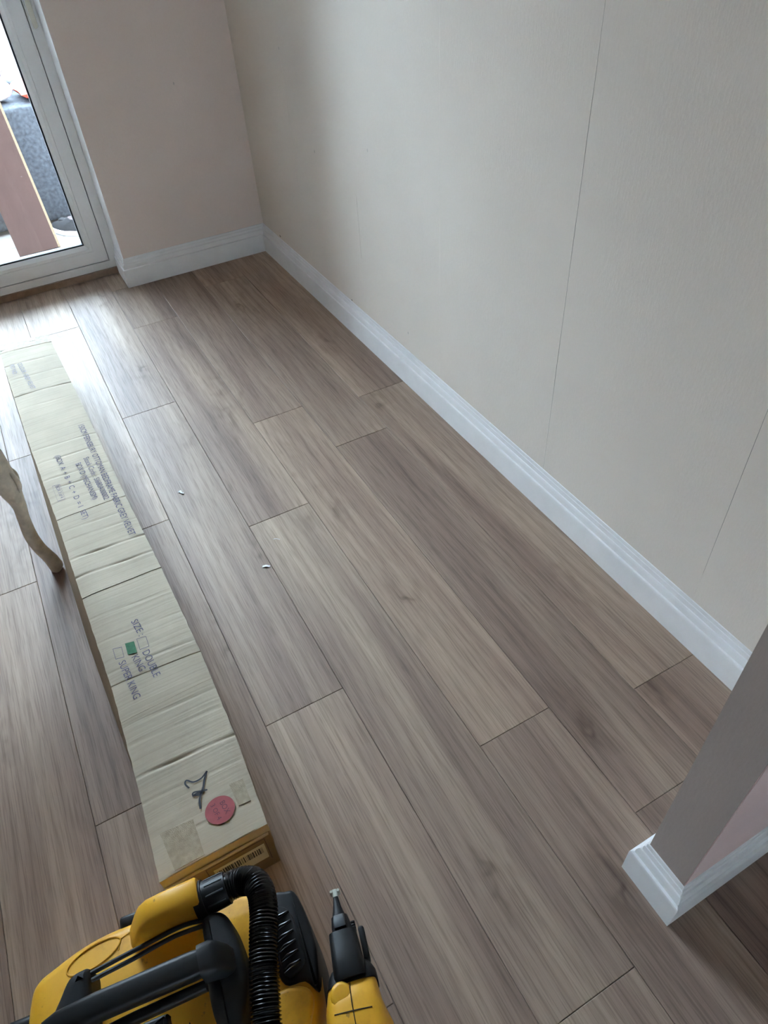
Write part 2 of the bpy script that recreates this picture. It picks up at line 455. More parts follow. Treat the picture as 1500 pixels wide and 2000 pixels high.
# skirting: profile swept along the plaster line, mitred at every corner
PROF = [(0, 0), (0.018, 0), (0.018, 0.0725), (0.0177, 0.0755), (0.0166, 0.0780), (0.0150, 0.0788), (0.0122, 0.0790), (0.0116, 0.0800),
        (0.0120, 0.0850), (0.0112, 0.0920), (0.0096, 0.0975), (0.0085, 0.0990), (0.0060, 0.0993), (0.0054, 0.1005), (0.0058, 0.1040),
        (0.0056, 0.1085), (0.0046, 0.1122), (0.0030, 0.1130), (0.0027, 0.1145), (0.0030, 0.1190), (0.0022, 0.1225), (0, 0.1234)]
PATH = [(XREV - 0.0015, 0.188), (XREV - 0.0015, YF), (XR, YF), (XR, NY1), (NX, NY1), (NX, NY0), (XR, NY0), (XR, YB)]
def mitre(i, d):
    p = Vector(PATH[i]); ns = []
    for a, b_ in ((i-1, i), (i, i+1)):
        if a < 0 or b_ >= len(PATH): continue
        t = (Vector(PATH[b_]) - Vector(PATH[a])).normalized(); ns.append(Vector((t.y, -t.x)))
    if len(ns) == 1: return p + ns[0]*d
    m_ = (ns[0] + ns[1]); return p + m_ * (d / (1 + ns[0].dot(ns[1])))
for i, (nm, lb) in enumerate((('baseboard_reveal', 'short white skirting return in the door reveal'), ('baseboard_far', 'white moulded skirting along the far wall'),
        ('baseboard_right', 'long white moulded skirting along the cream wall'), ('baseboard_stub_back', 'white skirting on the back of the wall stub'),
        ('baseboard_stub_end', 'white skirting across the end of the wall stub'), ('baseboard_stub_front', 'white skirting along the front of the wall stub'),
        ('baseboard_right_front', 'white skirting on the right wall in front of the stub'))):
    k = 1 if i in (1, 2) else 1
    rings = []
    for s in range(2):
        rings.append([(*mitre(i + s, d), z) for d, z in PROF])
    # tiny relief so the brushed paint edges are not ruler straight
    o = MB().loft(rings).build(nm, M['gloss_white'], smooth=35); tag(o, lb, kind='structure')

# ------------------------------------------------------------------ patio door
YD = 0.200
door = empty('door_1', (0, 0, 0)); tag(door, 'white patio door with a tall glass pane', kind='structure')
DX0, DX1, DZ1 = DXL, XREV - 0.0015, 2.10
def ring_frame(mb, x0, x1, z0, z1, prof):
    """picture frame: prof = list of (inset, y), corners mitred"""
    rings = [[(x0+i, y, z0+i), (x1-i, y, z0+i), (x1-i, y, z1-i), (x0+i, y, z1-i)] for i, y in prof]
    n = len(rings); v = [p for r in rings for p in r]; f = []
    for a in range(n):
        b_ = (a + 1) % n
        for j in range(4):
            k = (j+1) % 4; f.append((a*4+j, a*4+k, b_*4+k, b_*4+j))
    return mb.add(v, f)
fr = MB()
fr.box(DX1 - 0.038, DX1, YD, YD + 0.10, 0.0275, DZ1).box(DX0, DX0 + 0.045, YD, YD + 0.10, 0.0275, DZ1)
fr.box(DX0, DX1, YD + 0.0004, YD + 0.10, 0.0275, 0.060).box(DX0, DX1, YD + 0.0004, YD + 0.10, DZ1 - 0.05, DZ1)
fr.box(DX0, DX1, YD + 0.05, YD + 0.10, 0.0, 0.0275)
fr.box(-0.684, -0.676, YD + 0.03, YD + 0.10, 0.06, DZ1 - 0.05).build('door_frame', M['upvc'], door)
def sash(x0, x1, z0=0.0625, z1=2.047, yo=0.0):
    y = YD + yo
    prof = [(0, y+0.065), (0, y+0.004), (0.003, y+0.001), (0.052, y+0.001), (0.054, y+0.0035), (0.066, y+0.0035), (0.0685, y+0.006), (0.079, y+0.013), (0.0815, y+0.018), (0.0815, y+0.065)]
    s = ring_frame(MB(), x0, x1, z0, z1, prof).build('sash', M['upvc'], door, smooth=30)
    ring_frame(MB(), x0, x1, z0, z1, [(0.0815, y+0.0185), (0.0875, y+0.0195), (0.0875, y+0.05), (0.0815, y+0.05)]).build('glazing_seal', M['seal'], s)
    g = 0.083
    MB().box(x0+g, x1-g, y+0.030, y+0.034, z0+g, z1-g).build('glass_pane', M['glass'], s)
    return s
sash(DXL + 0.048, -0.6805)
# seal line in the gap round the near sash
ring_frame(MB(), DXL + 0.046, -0.6785, 0.0612, 2.0485, [(0, YD+0.012), (0.0022, YD+0.012), (0.0022, YD+0.03), (0, YD+0.03)]).build('weather_seal', M['seal'], door)
# long oval pull on the frame
hp = [(-0.6605 + 0.0115*math.cos(a), 0.955 + 0.0115*math.sin(a)) for a in [math.pi + k*math.pi/10 for k in range(11)]]
hp += [(-0.6605 + 0.0115*math.cos(a), 1.15 + 0.0115*math.sin(a)) for a in [k*math.pi/10 for k in range(11)]]
hd = MB().loft([[(x, YD - 0.0002, z) for x, z in hp], [(x, YD - 0.004, z) for x, z in hp], [(x, YD - 0.005, z) for x, z in shrink(hp, 0.002)]]).build('pull_plate', M['cream_plastic'], door, smooth=40)
MB().tube([(x, YD - 0.006, z) for x, z in hp + hp[:2]], 0.0024, 8).build('pull_rim', M['upvc'], hd, smooth=60)
t1 = MB().box(DX0, DX1 - 0.001, 0.190, YD + 0.05, 0.0, 0.0268).build('trim_1', M['oak_trim'])
tag(t1, 'brown timber threshold strip under the patio door', kind='structure')

# ------------------------------------------------------------------ outside
GZ = -0.12
pat = MB().box(-5, 3, 0.33, 8.0, GZ - 0.08, GZ - 0.014).build('patio', M['mortar'])
tag(pat, 'pale stone patio outside the glass door', kind='structure')
_slab = None
for iy in range(6):
    for ix in range(7):
        if _slab is None:
            _slab = rbox('paving_slab', -0.197, 0.197, -0.197, 0.197, -0.014, 0, M['paving'], pat, 0.002, 1); o = _slab
        else:
            o = _slab.copy(); COL.objects.link(o)
        o.location = (-2.55 + 0.40*ix + 0.19, 0.55 + 0.40*iy, GZ)
fp = MB().box(-5, 3, 2.76, 8.0, GZ - 0.014, GZ - 0.001).build('far_paving', M['paving'], pat); fp['kind'] = 'stuff'
gw = MB().box(-9, 7, 8.0, 8.3, GZ, 2.5).build('wall_skyline_blocker', M['brick']); tag(gw, 'unseen brown brick wall across the garden added to raise the skyline', kind='structure')  # unseen, added to hide low sky so floor light falls off faster
nxt = MB().box(-6.0, XL - 0.15, YF, 0.32, GZ, 2.6).box(0.30, 3.0, YF, 0.32, GZ, 2.6).box(-6.0, 3.0, 0.10, 0.32, 2.6, 6.0).build('wall_outer', M['brick']); tag(nxt, 'outer house wall either side of the room with an upper storey added to block sky', kind='structure')  # upper storey is unseen, added to keep sky light off the leaning board

ex = MB().box(-2.9, -1.98, 0.32, 1.25, GZ, 3.3).build('wall_side_blocker', M['brick']); tag(ex, 'unseen brown brick block left of the patio door added to cut side light', kind='structure')  # unseen block, added to sharpen the shade edge on the right wall

# mahogany board leaning on the sofa
bo = empty('leaning_board', (-0.934, 1.0, GZ)); bo.rotation_euler = (math.radians(-29), 0, math.radians(1.5))
tag(bo, 'mahogany laminate board leaning against the blue grey sofa outside', 'board')
MB().box(-0.106, 0.0965, -0.018, 0, 0.0, 1.15).build('panel', M['mahogany'], bo)
MB().box(0.0965, 0.1085, -0.018, 0, 0.0, 1.15).build('raw_edge', M['chipboard'], bo)
# sofa
so = empty('garden_sofa', (0, 1.36, GZ)); tag(so, 'blue grey woven sofa outside behind the leaning board', 'sofa')
rbox('base', -1.30, -0.30, 0.0, 0.74, 0.02, 0.600, M['denim'], so, 0.02)
rbox('seat_cushion', -1.28, -0.32, 0.43, 0.60, 0.602, 0.640, M['denim'], so, 0.03, 3)
rbox('end_rest', -0.298, -0.16, 0.0, 0.74, 0.722, 0.90, M['denim'], so, 0.03, 3)
rbox('armrest', -1.44, -1.302, 0.0, 0.74, 0.02, 0.72, M['denim'], so, 0.03, 3)
rbox('armrest', -0.298, -0.16, 0.0, 0.74, 0.02, 0.72, M['denim'], so, 0.03, 3)
def cushion(name, loc, rot, sx, sy, t, mat, label):
    n = 12; v = []; f = []
    for s in (1, -1):
        for i in range(n+1):
            for j in range(n+1):
                a, b_ = i/n*2-1, j/n*2-1
                h = max(0.0, (1-a**4)*(1-b_**4))**0.5
                pinch = 1 - 0.08*(1-abs(a)**2)*(abs(b_)**3) ; pinch2 = 1 - 0.08*(1-abs(b_)**2)*(abs(a)**3)
                v.append((a*sx/2*pinch2, b_*sy/2*pinch, s*t/2*h))
    q = (n+1)**2
    for s in range(2):
        for i in range(n):
            for j in range(n):
                a = s*q + i*(n+1) + j; f.append((a, a+1, a+n+2, a+n+1))
    o = mesh(name, v, f, mat, None, 60); o.location = loc; o.rotation_euler = rot
    return tag(o, label, 'cushion')
cushion('scatter_cushion', (-0.575, 1.56, GZ+0.642), (0, 0, 0.15), 0.34, 0.28, 0.080, M['cush_red'], 'red cushion lying flat on the sofa seat outside')
cushion('scatter_cushion', (-0.90, 1.56, GZ+0.662), (0, math.radians(3), 0.45), 0.26, 0.24, 0.110, M['cush_white'], 'white fluffy cushion lying left of the red one')
cushion('scatter_cushion', (-0.93, 1.84, GZ+0.722), (math.radians(4), 0, 0.1), 0.36, 0.30, 0.13, M['cush_blue'], 'pale blue cushion at the back of the sofa seat outside')
# shoe
sh = empty('shoe', (-0.735, 1.165, GZ), math.radians(38)); tag(sh, 'grey canvas shoe with a white sole on the patio', 'shoe')
def shoe_ring(s, z, wd, ln, yo=0.0):
    out = []
    for k in range(24):
        a = 2*math.pi*k/24; y = math.sin(a); x = math.cos(a)
        wsc = wd*(1.0 if y > 0 else 0.80)*(1 - 0.12*abs(y))
        out.append((x*wsc/2, y*ln/2 + yo, z))
    return out
MB().loft([shoe_ring(0, 0.001, .088, .262), shoe_ring(0, .006, .096, .27), shoe_ring(0, .026, .096, .268), shoe_ring(0, .029, .090, .262)]).build('sole', M['sole'], sh, 40)
MB().loft([shoe_ring(0, .029, .090, .258), shoe_ring(0, .048, .088, .245, -.004), shoe_ring(0, .064, .076, .195, -.026), shoe_ring(0, .082, .064, .135, -.058), shoe_ring(0, .092, .060, .118, -.066)]).build('upper', M['shoe_grey'], sh, 50)
MB().loft([shoe_ring(0, .0925, .054, .110, -.066), shoe_ring(0, .094, .050, .104, -.066)]).build('lining', M['shoe_dark'], sh)
MB().box(-.016, .016, -.012, .050, .066, .079).build('tongue', M['shoe_grey'], sh)
# wicker hoop chair further out
ch = empty('hoop_chair', (-0.95, 2.85, GZ)); tag(ch, 'pale wicker chair with a rounded hoop back further out on the patio', 'chair')
MB().tube([(0.30*math.cos(a), 0.28 + 0.05*math.sin(a), 0.42 + 0.48*math.sin(a)) for a in [k*math.pi/16 for k in range(17)]], 0.018, 8).build('hoop_back', M['wicker'], ch, 60)
pillow_prism(MB(), [(0.30*math.cos(2*math.pi*k/20), 0.26*math.sin(2*math.pi*k/20)) for k in range(20)], 0.38, 0.44, 0.01).build('seat', M['wicker'], ch, 40)
for a in (45, 135, 225, 315):
    c, s = math.cos(math.radians(a)), math.sin(math.radians(a))
    MB().tube([(0.22*c, 0.19*s, 0.39), (0.26*c, 0.23*s, 0.001)], [0.018, 0.013], 8).build('leg', M['wicker'], ch, 60)

# ------------------------------------------------------------------ cardboard box
BH = 0.165
bx = empty('cardboard_box', (-1.10, -1.58, 0)); tag(bx, 'long flat cardboard parcel lying beside the carved cream leg', 'box')
OB = Vector((-1.10, -1.58, 0))
RX = [(-0.56, -1.0384), (-0.64, -1.0370), (-1.20, -1.0165), (-1.604, -1.0050), (-1.909, -0.9925), (-2.19, -0.9850), (-2.42, -0.9870), (-2.60, -0.9955)]
LX = [(-0.56, -1.2105), (-0.64, -1.2095), (-1.20, -1.1990), (-1.604, -1.1840), (-1.909, -1.1785), (-2.19, -1.1725), (-2.42, -1.1775), (-2.60, -1.1870)]
BL = [(-0.56, -1.2330), (-1.604, -1.2210), (-1.909, -1.2170), (-2.19, -1.2050), (-2.42, -1.1950), (-2.60, -1.1900)]
def lerp(tab, y):
    for (a, va), (b_, vb) in zip(tab, tab[1:]):
        if a >= y >= b_: return va + (vb - va)*(a - y)/(a - b_)
    return tab[0][1] if y > tab[0][0] else tab[-1][1]
ystep = [-0.56 - 2.035*i/60 for i in range(61)]
rings = []
for y in ystep:
    l, r, bl = lerp(LX, y) + 0.002, lerp(RX, y) - 0.002, lerp(BL, y)
    bulge = 0.004*math.sin((y + 0.56)*9)
    rings.append([Vector(p) - OB for p in ((bl, y, 0.001), (r - 0.006, y, 0.001), (r + 0.001 + bulge*0.3, y, 0.085), (r, y, BH - 0.006), (l, y, BH - 0.006), ((l + bl)/2 - 0.001 + bulge*0.3, y, 0.085))])
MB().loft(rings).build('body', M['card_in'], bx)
# top panels between the cut slits, with pressed creases
creases = [(-0.726, 1.0), (-0.828, 0.9), (-0.94, 1.3), (-1.022, .5), (-1.268, .8), (-1.338, .8), (-1.426, .8), (-1.475, 1.0), (-1.540, .5), (-1.660, .6), (-1.700, .5),
           (-1.771, 1.8), (-1.839, 1.6), (-1.985, .5), (-2.06, .4), (-2.15, .7), (-2.290, .5), (-2.335, .5), (-2.406, 2.0), (-2.46, .6), (-2.545, 0.4)]
def panel(name, y0, y1, mat, sides=True, skew0=0.0, skew1=0.0, lift0=0.0, lift1=0.0):
    n = max(8, int((y0 - y1)/0.0025)); v = []; f = []
    cols = 9
    for i in range(n+1):
        t = i/n
        for j in range(cols):
            s = j/(cols-1)
            y = (y0 + skew0*(s-0.5))*(1-t) + (y1 + skew1*(s-0.5))*t
            x = lerp(LX, y)*(1-s) + lerp(RX, y)*s
            z = BH
            for cy, d in creases:
                cy2 = cy - 0.010*(s-0.5)
                if abs(y - cy2) < 0.007:
                    k = 1 - abs(y - cy2)/0.007
                    z -= 0.0021*d*k*k*(0.6 + 0.4*math.sin(s*9 + cy*40))
                    
            z -= 0.0022*(abs(2*s-1))**10
            z += 0.0012*noise.noise((x*9, y*6, 2.0))
            z += lift0*max(0, 1 - (y0 - y)/0.02) + lift1*max(0, 1 - (y - y1)/0.02)
            x += 0.0012*noise.noise((y*40, s*3, 5.0))*(abs(2*s-1)**4)
            v.append(Vector((x, y, z)) - OB)
    top = len(v)
    v += [p - Vector((0, 0, 0.0042)) for p in v[:top]]
    for i in range(n):
        for j in range(cols-1):
            a = i*cols+j; f.append((a, a+1, a+cols+1, a+cols)); f.append((top+a, top+a+cols, top+a+cols+1, top+a+1))
        a = i*cols; f.append((a, a+cols, top+a+cols, top+a)); a += cols-1; f.append((a, top+a, top+a+cols, a+cols))
    for j in range(cols-1):
        f.append((j, top+j, top+j+1, j+1)); a = n*cols+j; f.append((a, a+1, top+a+1, top+a))
    return mesh(name, v, f, mat, bx, 60)
panel('top_panel', -0.6270, -1.6030, M['card'], skew0=-0.014, lift0=0.0008)
panel('top_panel', -1.6058, -1.9075, M['card'], lift1=0.0006)
panel('top_panel', -1.9105, -2.1825, M['card'], skew1=-0.010, lift1=-0.001)
panel('top_panel', -2.1865, -2.2690, M['card'], skew0=-0.010, skew1=0.006, lift1=-0.0012)
panel('top_panel', -2.2715, -2.5990, M['card'], skew0=0.006, lift0=0.0015)
panel('end_flap', -0.558, -0.6225, M['tape'], skew0=-0.024, skew1=-0.014)
# near end: folded lip, recessed end board, crushed corner
def quadbox(mb, c, d=(0, 0.003, 0)):
    a = [Vector(p) - OB for p in c]; b_ = [p + Vector(d) for p in a]
    return mb.loft([a, b_])
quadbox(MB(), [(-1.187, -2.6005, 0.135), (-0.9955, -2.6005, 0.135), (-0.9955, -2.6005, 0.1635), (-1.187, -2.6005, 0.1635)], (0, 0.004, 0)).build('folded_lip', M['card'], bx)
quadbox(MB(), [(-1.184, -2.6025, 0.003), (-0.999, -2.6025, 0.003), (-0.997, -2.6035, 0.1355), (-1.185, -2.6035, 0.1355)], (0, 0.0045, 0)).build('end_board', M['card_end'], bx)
MB().tube([Vector(p) - OB for p in ((-1.186, -2.6035, 0.1365), (-1.1, -2.6045, 0.1372), (-1.0, -2.604, 0.1365))], [0.0024, 0.0030, 0.0026], 8).build('folded_edge', M['card'], bx, 60)
# shipping label and bar code on the end
lab = MB()
quadbox(lab, [(-1.108, -2.6042, 0.048), (-1.014, -2.6042, 0.048), (-1.0135, -2.6048, 0.1085), (-1.1075, -2.6048, 0.1085)], (0, 0.0009, 0))
lb = lab.build('shipping_label', M['label'], bx)
bars = MB(); x = -1.103; br = random.Random(3)
while x < -1.019:
    wd = br.choice((0.0008, 0.0008, 0.0014, 0.0022, 0.003)); 
    quadbox(bars, [(x, -2.6047, 0.076), (x+wd, -2.6047, 0.076), (x+wd, -2.6050, 0.100), (x, -2.6050, 0.100)], (0, 0.0003, 0)); x += wd + br.choice((0.0008, 0.0012, 0.0018))
bars.build('barcode', M['marker'], bx)
ln = MB()
for a, b_, z0, z1 in ((-1.118, -1.0095, 0.124, 0.1250), (-1.118, -1.1168, 0.036, 0.125), (-1.0107, -1.0095, 0.036, 0.125)):
    quadbox(ln, [(a, -2.6040, z0), (b_, -2.6040, z0), (b_, -2.6040, z1), (a, -2.6040, z1)], (0, 0.0006, 0))
ln.build('label_border', M['brown_line'], bx)
# printed matter on the top
ZT = BH + 0.0012
def text(s, p0, p1, cap, mat, name='printed_text', up=1, z=ZT, parent=bx, org=OB, boldness=0.0):
    cu = bpy.data.curves.new('t', 'FONT'); cu.body = s; cu.size = 1.0; cu.offset = boldness; cu.resolution_u = 3
    tmp = bpy.data.objects.new('t', cu); COL.objects.link(tmp)
    dg = bpy.context.evaluated_depsgraph_get()
    me = bpy.data.meshes.new_from_object(tmp.evaluated_get(dg))
    bpy.data.objects.remove(tmp); bpy.data.curves.remove(cu)
    xs = [v.co.x for v in me.vertices]; x0, x1 = min(xs), max(xs)
    a, b_ = Vector((*p0, 0)), Vector((*p1, 0)); d = b_ - a
    perp = Vector((-d.y, d.x, 0)).normalized()
    for v in me.vertices:
        q = a + d*((v.co.x - x0)/(x1 - x0)) + perp*(v.co.y/0.70*cap)
        v.co = Vector((q.x, q.y, z)) - org
    me.materials.append(mat); me.name = name
    return link(bpy.data.objects.new(name, me), parent)
text('150CM FERNSBURY OTTOMAN BEDFRAME FABRIC GREY VELVET', (-1.0535, -1.212), (-1.0325, -1.765), 0.0165, M['ink'])
text('Stock Code : SI680A00002', (-1.0715, -1.382), (-1.0585, -1.594), 0.0150, M['ink'])
text('BOX D (MECHANISM)', (-1.0960, -1.396), (-1.0850, -1.577), 0.0150, M['ink'])
text('(BOX  A  +  B  +  C  +  D  = 1  SET)', (-1.1415, -1.327), (-1.1215, -1.641), 0.0145, M['ink'])
text('BOX 3 of 4', (-1.1630, -1.466), (-1.1590, -1.524), 0.0095, M['ink'])
text('COLOUR : GREY VELVET', (-1.1660, -0.725), (-1.1480, -0.922), 0.0150, M['ink_faint'])
text('PO NO : ' , (-1.1900, -0.722), (-1.1870, -0.800), 0.0150, M['ink_faint'])
text('SIZE :', (-1.0955, -2.036), (-1.0900, -2.086), 0.0150, M['ink'])
text('DOUBLE', (-1.0945, -2.131), (-1.0895, -2.206), 0.0155, M['ink'])
text('KING', (-1.1180, -2.132), (-1.1120, -2.177), 0.0150, M['ink'])
text('SUPER KING', (-1.1455, -2.131), (-1.1385, -2.237), 0.0150, M['ink'])
def outline_rect(c, wd, mat, name='tick_box'):
    mb = MB(); n = len(c)
    P = [Vector((*p, ZT)) - OB for p in c]
    mid = sum(P, Vector())/n
    inn = [p + (mid - p).normalized()*wd*1.4 for p in P]
    for i in range(n):
        k = (i+1) % n; mb.add([P[i], P[k], inn[k], inn[i]], [(0, 1, 2, 3)])
    return mb.build(name, mat, bx)
outline_rect([(-1.1705, -1.458), (-1.1505, -1.461), (-1.1478, -1.532), (-1.1680, -1.532)], 0.0011, M['ink'], 'printed_frame')
outline_rect([(-1.0965, -2.0895), (-1.0762, -2.0925), (-1.0772, -2.1235), (-1.0972, -2.1220)], 0.0012, M['ink'])
outline_rect([(-1.1480, -2.0890), (-1.1295, -2.0930), (-1.1309, -2.1229), (-1.1485, -2.1195)], 0.0012, M['ink'])
gs = [Vector((*p, ZT)) - OB for p in ((-1.1212, -2.0885), (-1.1025, -2.0925), (-1.1038, -2.1252), (-1.1228, -2.1208))]
mesh('ticked_box', gs, [(0, 1, 2, 3)], M['green'], bx)
def ribbon(pts, wd, mat, name, z=ZT + 0.0002, parent=bx, org=OB):
    P = crom([(x, y, 0) for x, y in pts], 6); v = []; f = []
    for i, p in enumerate(P):
        t = (P[min(i+1, len(P)-1)] - P[max(i-1, 0)]).normalized(); n = Vector((-t.y, t.x, 0))*wd/2
        v += [p + n + Vector((0, 0, z)) - org, p - n + Vector((0, 0, z)) - org]
        if i: f.append((2*i-2, 2*i, 2*i+1, 2*i-1))
    return mesh(name, v, f, mat, parent)
ribbon([(-1.0953, -2.4711), (-1.0995, -2.4600), (-1.0953, -2.4545), (-1.0853, -2.4637), (-1.0700, -2.4640), (-1.0570, -2.4560)], 0.0030, M['marker'], 'marker_stroke')
ribbon([(-1.0570, -2.4560), (-1.0660, -2.4690), (-1.0730, -2.4830), (-1.0848, -2.5000), (-1.0890, -2.5180)], 0.0036, M['marker'], 'marker_stroke')
ribbon([(-1.0674, -2.4905), (-1.0780, -2.4870), (-1.0900, -2.4830), (-1.0935, -2.4865), (-1.0850, -2.4915), (-1.0790, -2.4905), (-1.0840, -2.4870), (-1.0950, -2.4890)], 0.0028, M['marker'], 'marker_stroke')
sc_ = Vector((-1.0593, -2.5368, ZT)) - OB
st = MB().add([sc_ + Vector((0.0265*math.cos(2*math.pi*k/36), 0.0250*math.sin(2*math.pi*k/36), 0)) for k in range(36)], [tuple(range(36))]).build('round_sticker', M['red_dot'], bx)
text('BOX', (-1.0560, -2.5250), (-1.0530, -2.5500), 0.0095, M['red_ink'], z=ZT + 0.0003)
text('3 OF 4', (-1.0720, -2.5215), (-1.0690, -2.5530), 0.0085, M['red_ink'], z=ZT + 0.0003)
# tape patches
def patch(c, mat, name, dz=-0.0006):
    lo = [Vector((*p, BH - 0.0022)) - OB for p in c]; hi = [Vector((*p, ZT + dz)) - OB for p in c]
    return MB().loft([lo, hi]).build(name, mat, bx)
patch([(-1.1645, -2.523), (-1.1060, -2.5285), (-1.1070, -2.596), (-1.1590, -2.596)], M['tape'], 'tape_patch')
patch([(-1.030, -2.500), (-1.004, -2.503), (-1.006, -2.548), (-1.028, -2.546)], M['tape'], 'tape_patch')
patch([(-1.206, -0.572), (-1.160, -0.575), (-1.162, -0.600), (-1.206, -0.598)], M['clear_tape'], 'shiny_tape')
patch([(-1.108, -0.569), (-1.084, -0.570), (-1.086, -0.590), (-1.105, -0.588)], M['clear_tape'], 'shiny_tape', -0.0003)

# ------------------------------------------------------------------ carved chair, only one cabriole leg in view
RO = 0.070
sl = empty('carved_chair', (-1.533 - RO, -1.606, 0)); tag(sl, 'aged cream carved chair showing only its cabriole leg at the left edge', 'chair')
prof = [(0.000, 0.291, 0.0140), (0.012, 0.2925, 0.0165), (0.045, 0.2900, 0.0170), (0.090, 0.2800, 0.0158), (0.140, 0.2765, 0.0152), (0.200, 0.2825, 0.0142),
        (0.245, 0.2890, 0.0160), (0.290, 0.2870, 0.0235), (0.345, 0.2850, 0.0280), (0.400, 0.2800, 0.0340), (0.440, 0.2700, 0.0360)]
def cab_leg(ang):
    P = crom([(r, z, w_) for z, r, w_ in prof], 5); rings = []
    c, s = math.cos(ang), math.sin(ang)
    for p in P:
        r, z, w_ = p; r += RO; ring = []
        for k in range(16):
            a = 2*math.pi*k/16
            g = 1 + 0.07*math.cos(4*a) + (0.05*math.cos(7*a + z*40) if z > 0.24 else 0)
            x, y = w_*g*math.cos(a), w_*g*math.sin(a)
            ring.append(((r + x)*c - y*s, (r + x)*s + y*c, max(z, 0.0)))
        rings.append(ring)
    lg = MB().loft(rings).build('leg', M['cream_wood'], sl, 60)
    toe = MB(); 
    toe.tube([((0.296 + RO)*c - y*s, (0.296 + RO)*s + y*c, 0.0165) for y in (-0.0135, -0.006, 0.006, 0.0135)], [0.010, 0.0155, 0.0155, 0.010], 14)
    toe.build('scroll_toe', M['cream_wood'], lg, 60)
    # carved leaf on the knee
    for sgn in (-1, 1):
        lf = [(RO + 0.2925 + 0.0235*math.sin(t*math.pi)**0.5*0.9, sgn*(0.006 + 0.010*math.sin(t*math.pi)), 0.275 + 0.085*t) for t in [k/8 for k in range(9)]]
        MB().tube([(x*c - y*s, x*s + y*c, z) for x, y, z in lf], [0.002 + 0.0045*math.sin(k/8*math.pi) for k in range(9)], 8).build('carved_leaf', M['cream_wood'], lg, 60)
for q in range(4): cab_leg(q*math.pi/2 + math.radians(2))
sq = [((0.298 + RO)*math.cos(math.radians(2 + 90*q)), (0.298 + RO)*math.sin(math.radians(2 + 90*q))) for q in range(4)]
ap = []
for q in range(4):
    a, b_ = Vector(sq[q]), Vector(sq[(q+1) % 4])
    for k in range(8): ap.append(tuple(a.lerp(b_, k/8) * (1 - 0.03*math.sin(k/8*math.pi))))
MB().loft([[(x, y, 0.425) for x, y in ap], [(x, y, 0.475) for x, y in ap]]).build('apron', M['cream_wood'], sl, 40)
pillow_prism(MB(), shrink(ap, 0.012), 0.4755, 0.535, 0.03, 4).build('seat_pad', M['fabric_cream'], sl, 60)
# unseen tall upholstered back, added to block door light from the near floor
pa, pb = Vector(sq[1])*0.97, Vector(sq[2])*0.97
nrm = Vector((pa.y - pb.y, pb.x - pa.x)).normalized()
if nrm.dot(pa + pb) < 0: nrm = -nrm
bk = []
for k in range(13):
    t = k/12; bk.append((t, 0.98 + 0.10*math.sin(t*math.pi)))
def back_ring(off, lean):
    lo = [(*(pa.lerp(pb, t) + nrm*off), 0.476) for t, h in bk]
    hi = [(*(pa.lerp(pb, t) + nrm*(off + lean)), h) for t, h in reversed(bk)]
    return lo + hi
MB().loft([back_ring(-0.045, 0.06), back_ring(0.005, 0.06)]).build('back_pad', M['fabric_cream'], sl, 50)
for q in (pa, pb):
    MB().tube([(*q, 0.47), (*(q + nrm*0.03), 0.75), (*(q + nrm*0.055), 0.99)], [0.022, 0.019, 0.016], 10).build('back_post', M['cream_wood'], sl, 60)
MB().tube([(*(pa.lerp(pb, t) + nrm*0.04), h + 0.012) for t, h in bk], 0.018, 10).build('top_rail', M['cream_wood'], sl, 60)

# ------------------------------------------------------------------ vacuum cleaner
vc = empty('vacuum_cleaner', (-1.19, -2.82, 0), math.radians(-8)); tag(vc, 'yellow and black portable vacuum cleaner with a ribbed black hose', 'vacuum cleaner')
O1 = [(-0.100, 0.1565), (-0.143, 0.150), (-0.177, 0.139), (-0.203, 0.128), (-0.216, 0.105), (-0.222, 0.04), (-0.218, -0.06), (-0.200, -0.125), (-0.150, -0.150), (0.0, -0.158), (0.095, -0.150),
      (0.138, -0.120), (0.160, -0.085), (0.180, -0.048), (0.189, 0.02), (0.187, 0.067), (0.181, 0.098), (0.170, 0.112), (0.150, 0.120), (0.09, 0.142), (0.039, 0.156), (-0.03, 0.1575)]
O1 = [tuple(p)[:2] for p in crom([(x, y, 0) for x, y in O1], 4, True)]
DECK = 0.226
rings = []
for z, d in ((0.0, 0.022), (0.012, 0.012), (0.06, 0.008), (0.14, 0.003), (0.185, 0.0), (0.203, 0.002), (0.214, 0.006), (0.222, 0.012), (DECK, 0.020)):
    rings.append([(x, y, z) for x, y in shrink(O1, d)])
body = MB().loft(rings).build('body_shell', M['yellow'], vc, 50)
# raised yellow housing of the hose port
rings = []
for u, zt, hw in ((-0.066, 0.224, 0.020), (-0.060, 0.236, 0.024), (-0.048, 0.262, 0.028), (-0.036, 0.284, 0.030), (-0.022, 0.296, 0.031), (0.000, 0.300, 0.032), (0.050, 0.304, 0.033), (0.0525, 0.3025, 0.0315)):
    sec = []
    for k in range(17):
        a = math.pi*k/16; e = 0.45
        cx = math.copysign(abs(math.cos(a))**e, math.cos(a)); sx_ = abs(math.sin(a))**e
        sec.append((u, 0.1285 + hw*0.76*cx, 0.205 + (zt - 0.205)*sx_))
    rings.append(sec)
MB().loft(rings).build('hose_port_housing', M['yellow'], vc, 45)
MB().tube([(0.044, 0.122, 0.272), (0.058, 0.1225, 0.273)], [0.0265, 0.0265], 28).tube([(0.058, 0.1225, 0.273), (0.092, 0.124, 0.275)], [0.0235, 0.0230], 28).build('hose_cuff', M['black'], vc, 40)
rb = MB()
for k in range(10):
    a = 2*math.pi*k/10
    rb.tube([(0.062, 0.1225 + 0.0236*math.cos(a), 0.273 + 0.0236*math.sin(a)), (0.088, 0.124 + 0.0232*math.cos(a), 0.275 + 0.0232*math.sin(a))], 0.0013, 6)
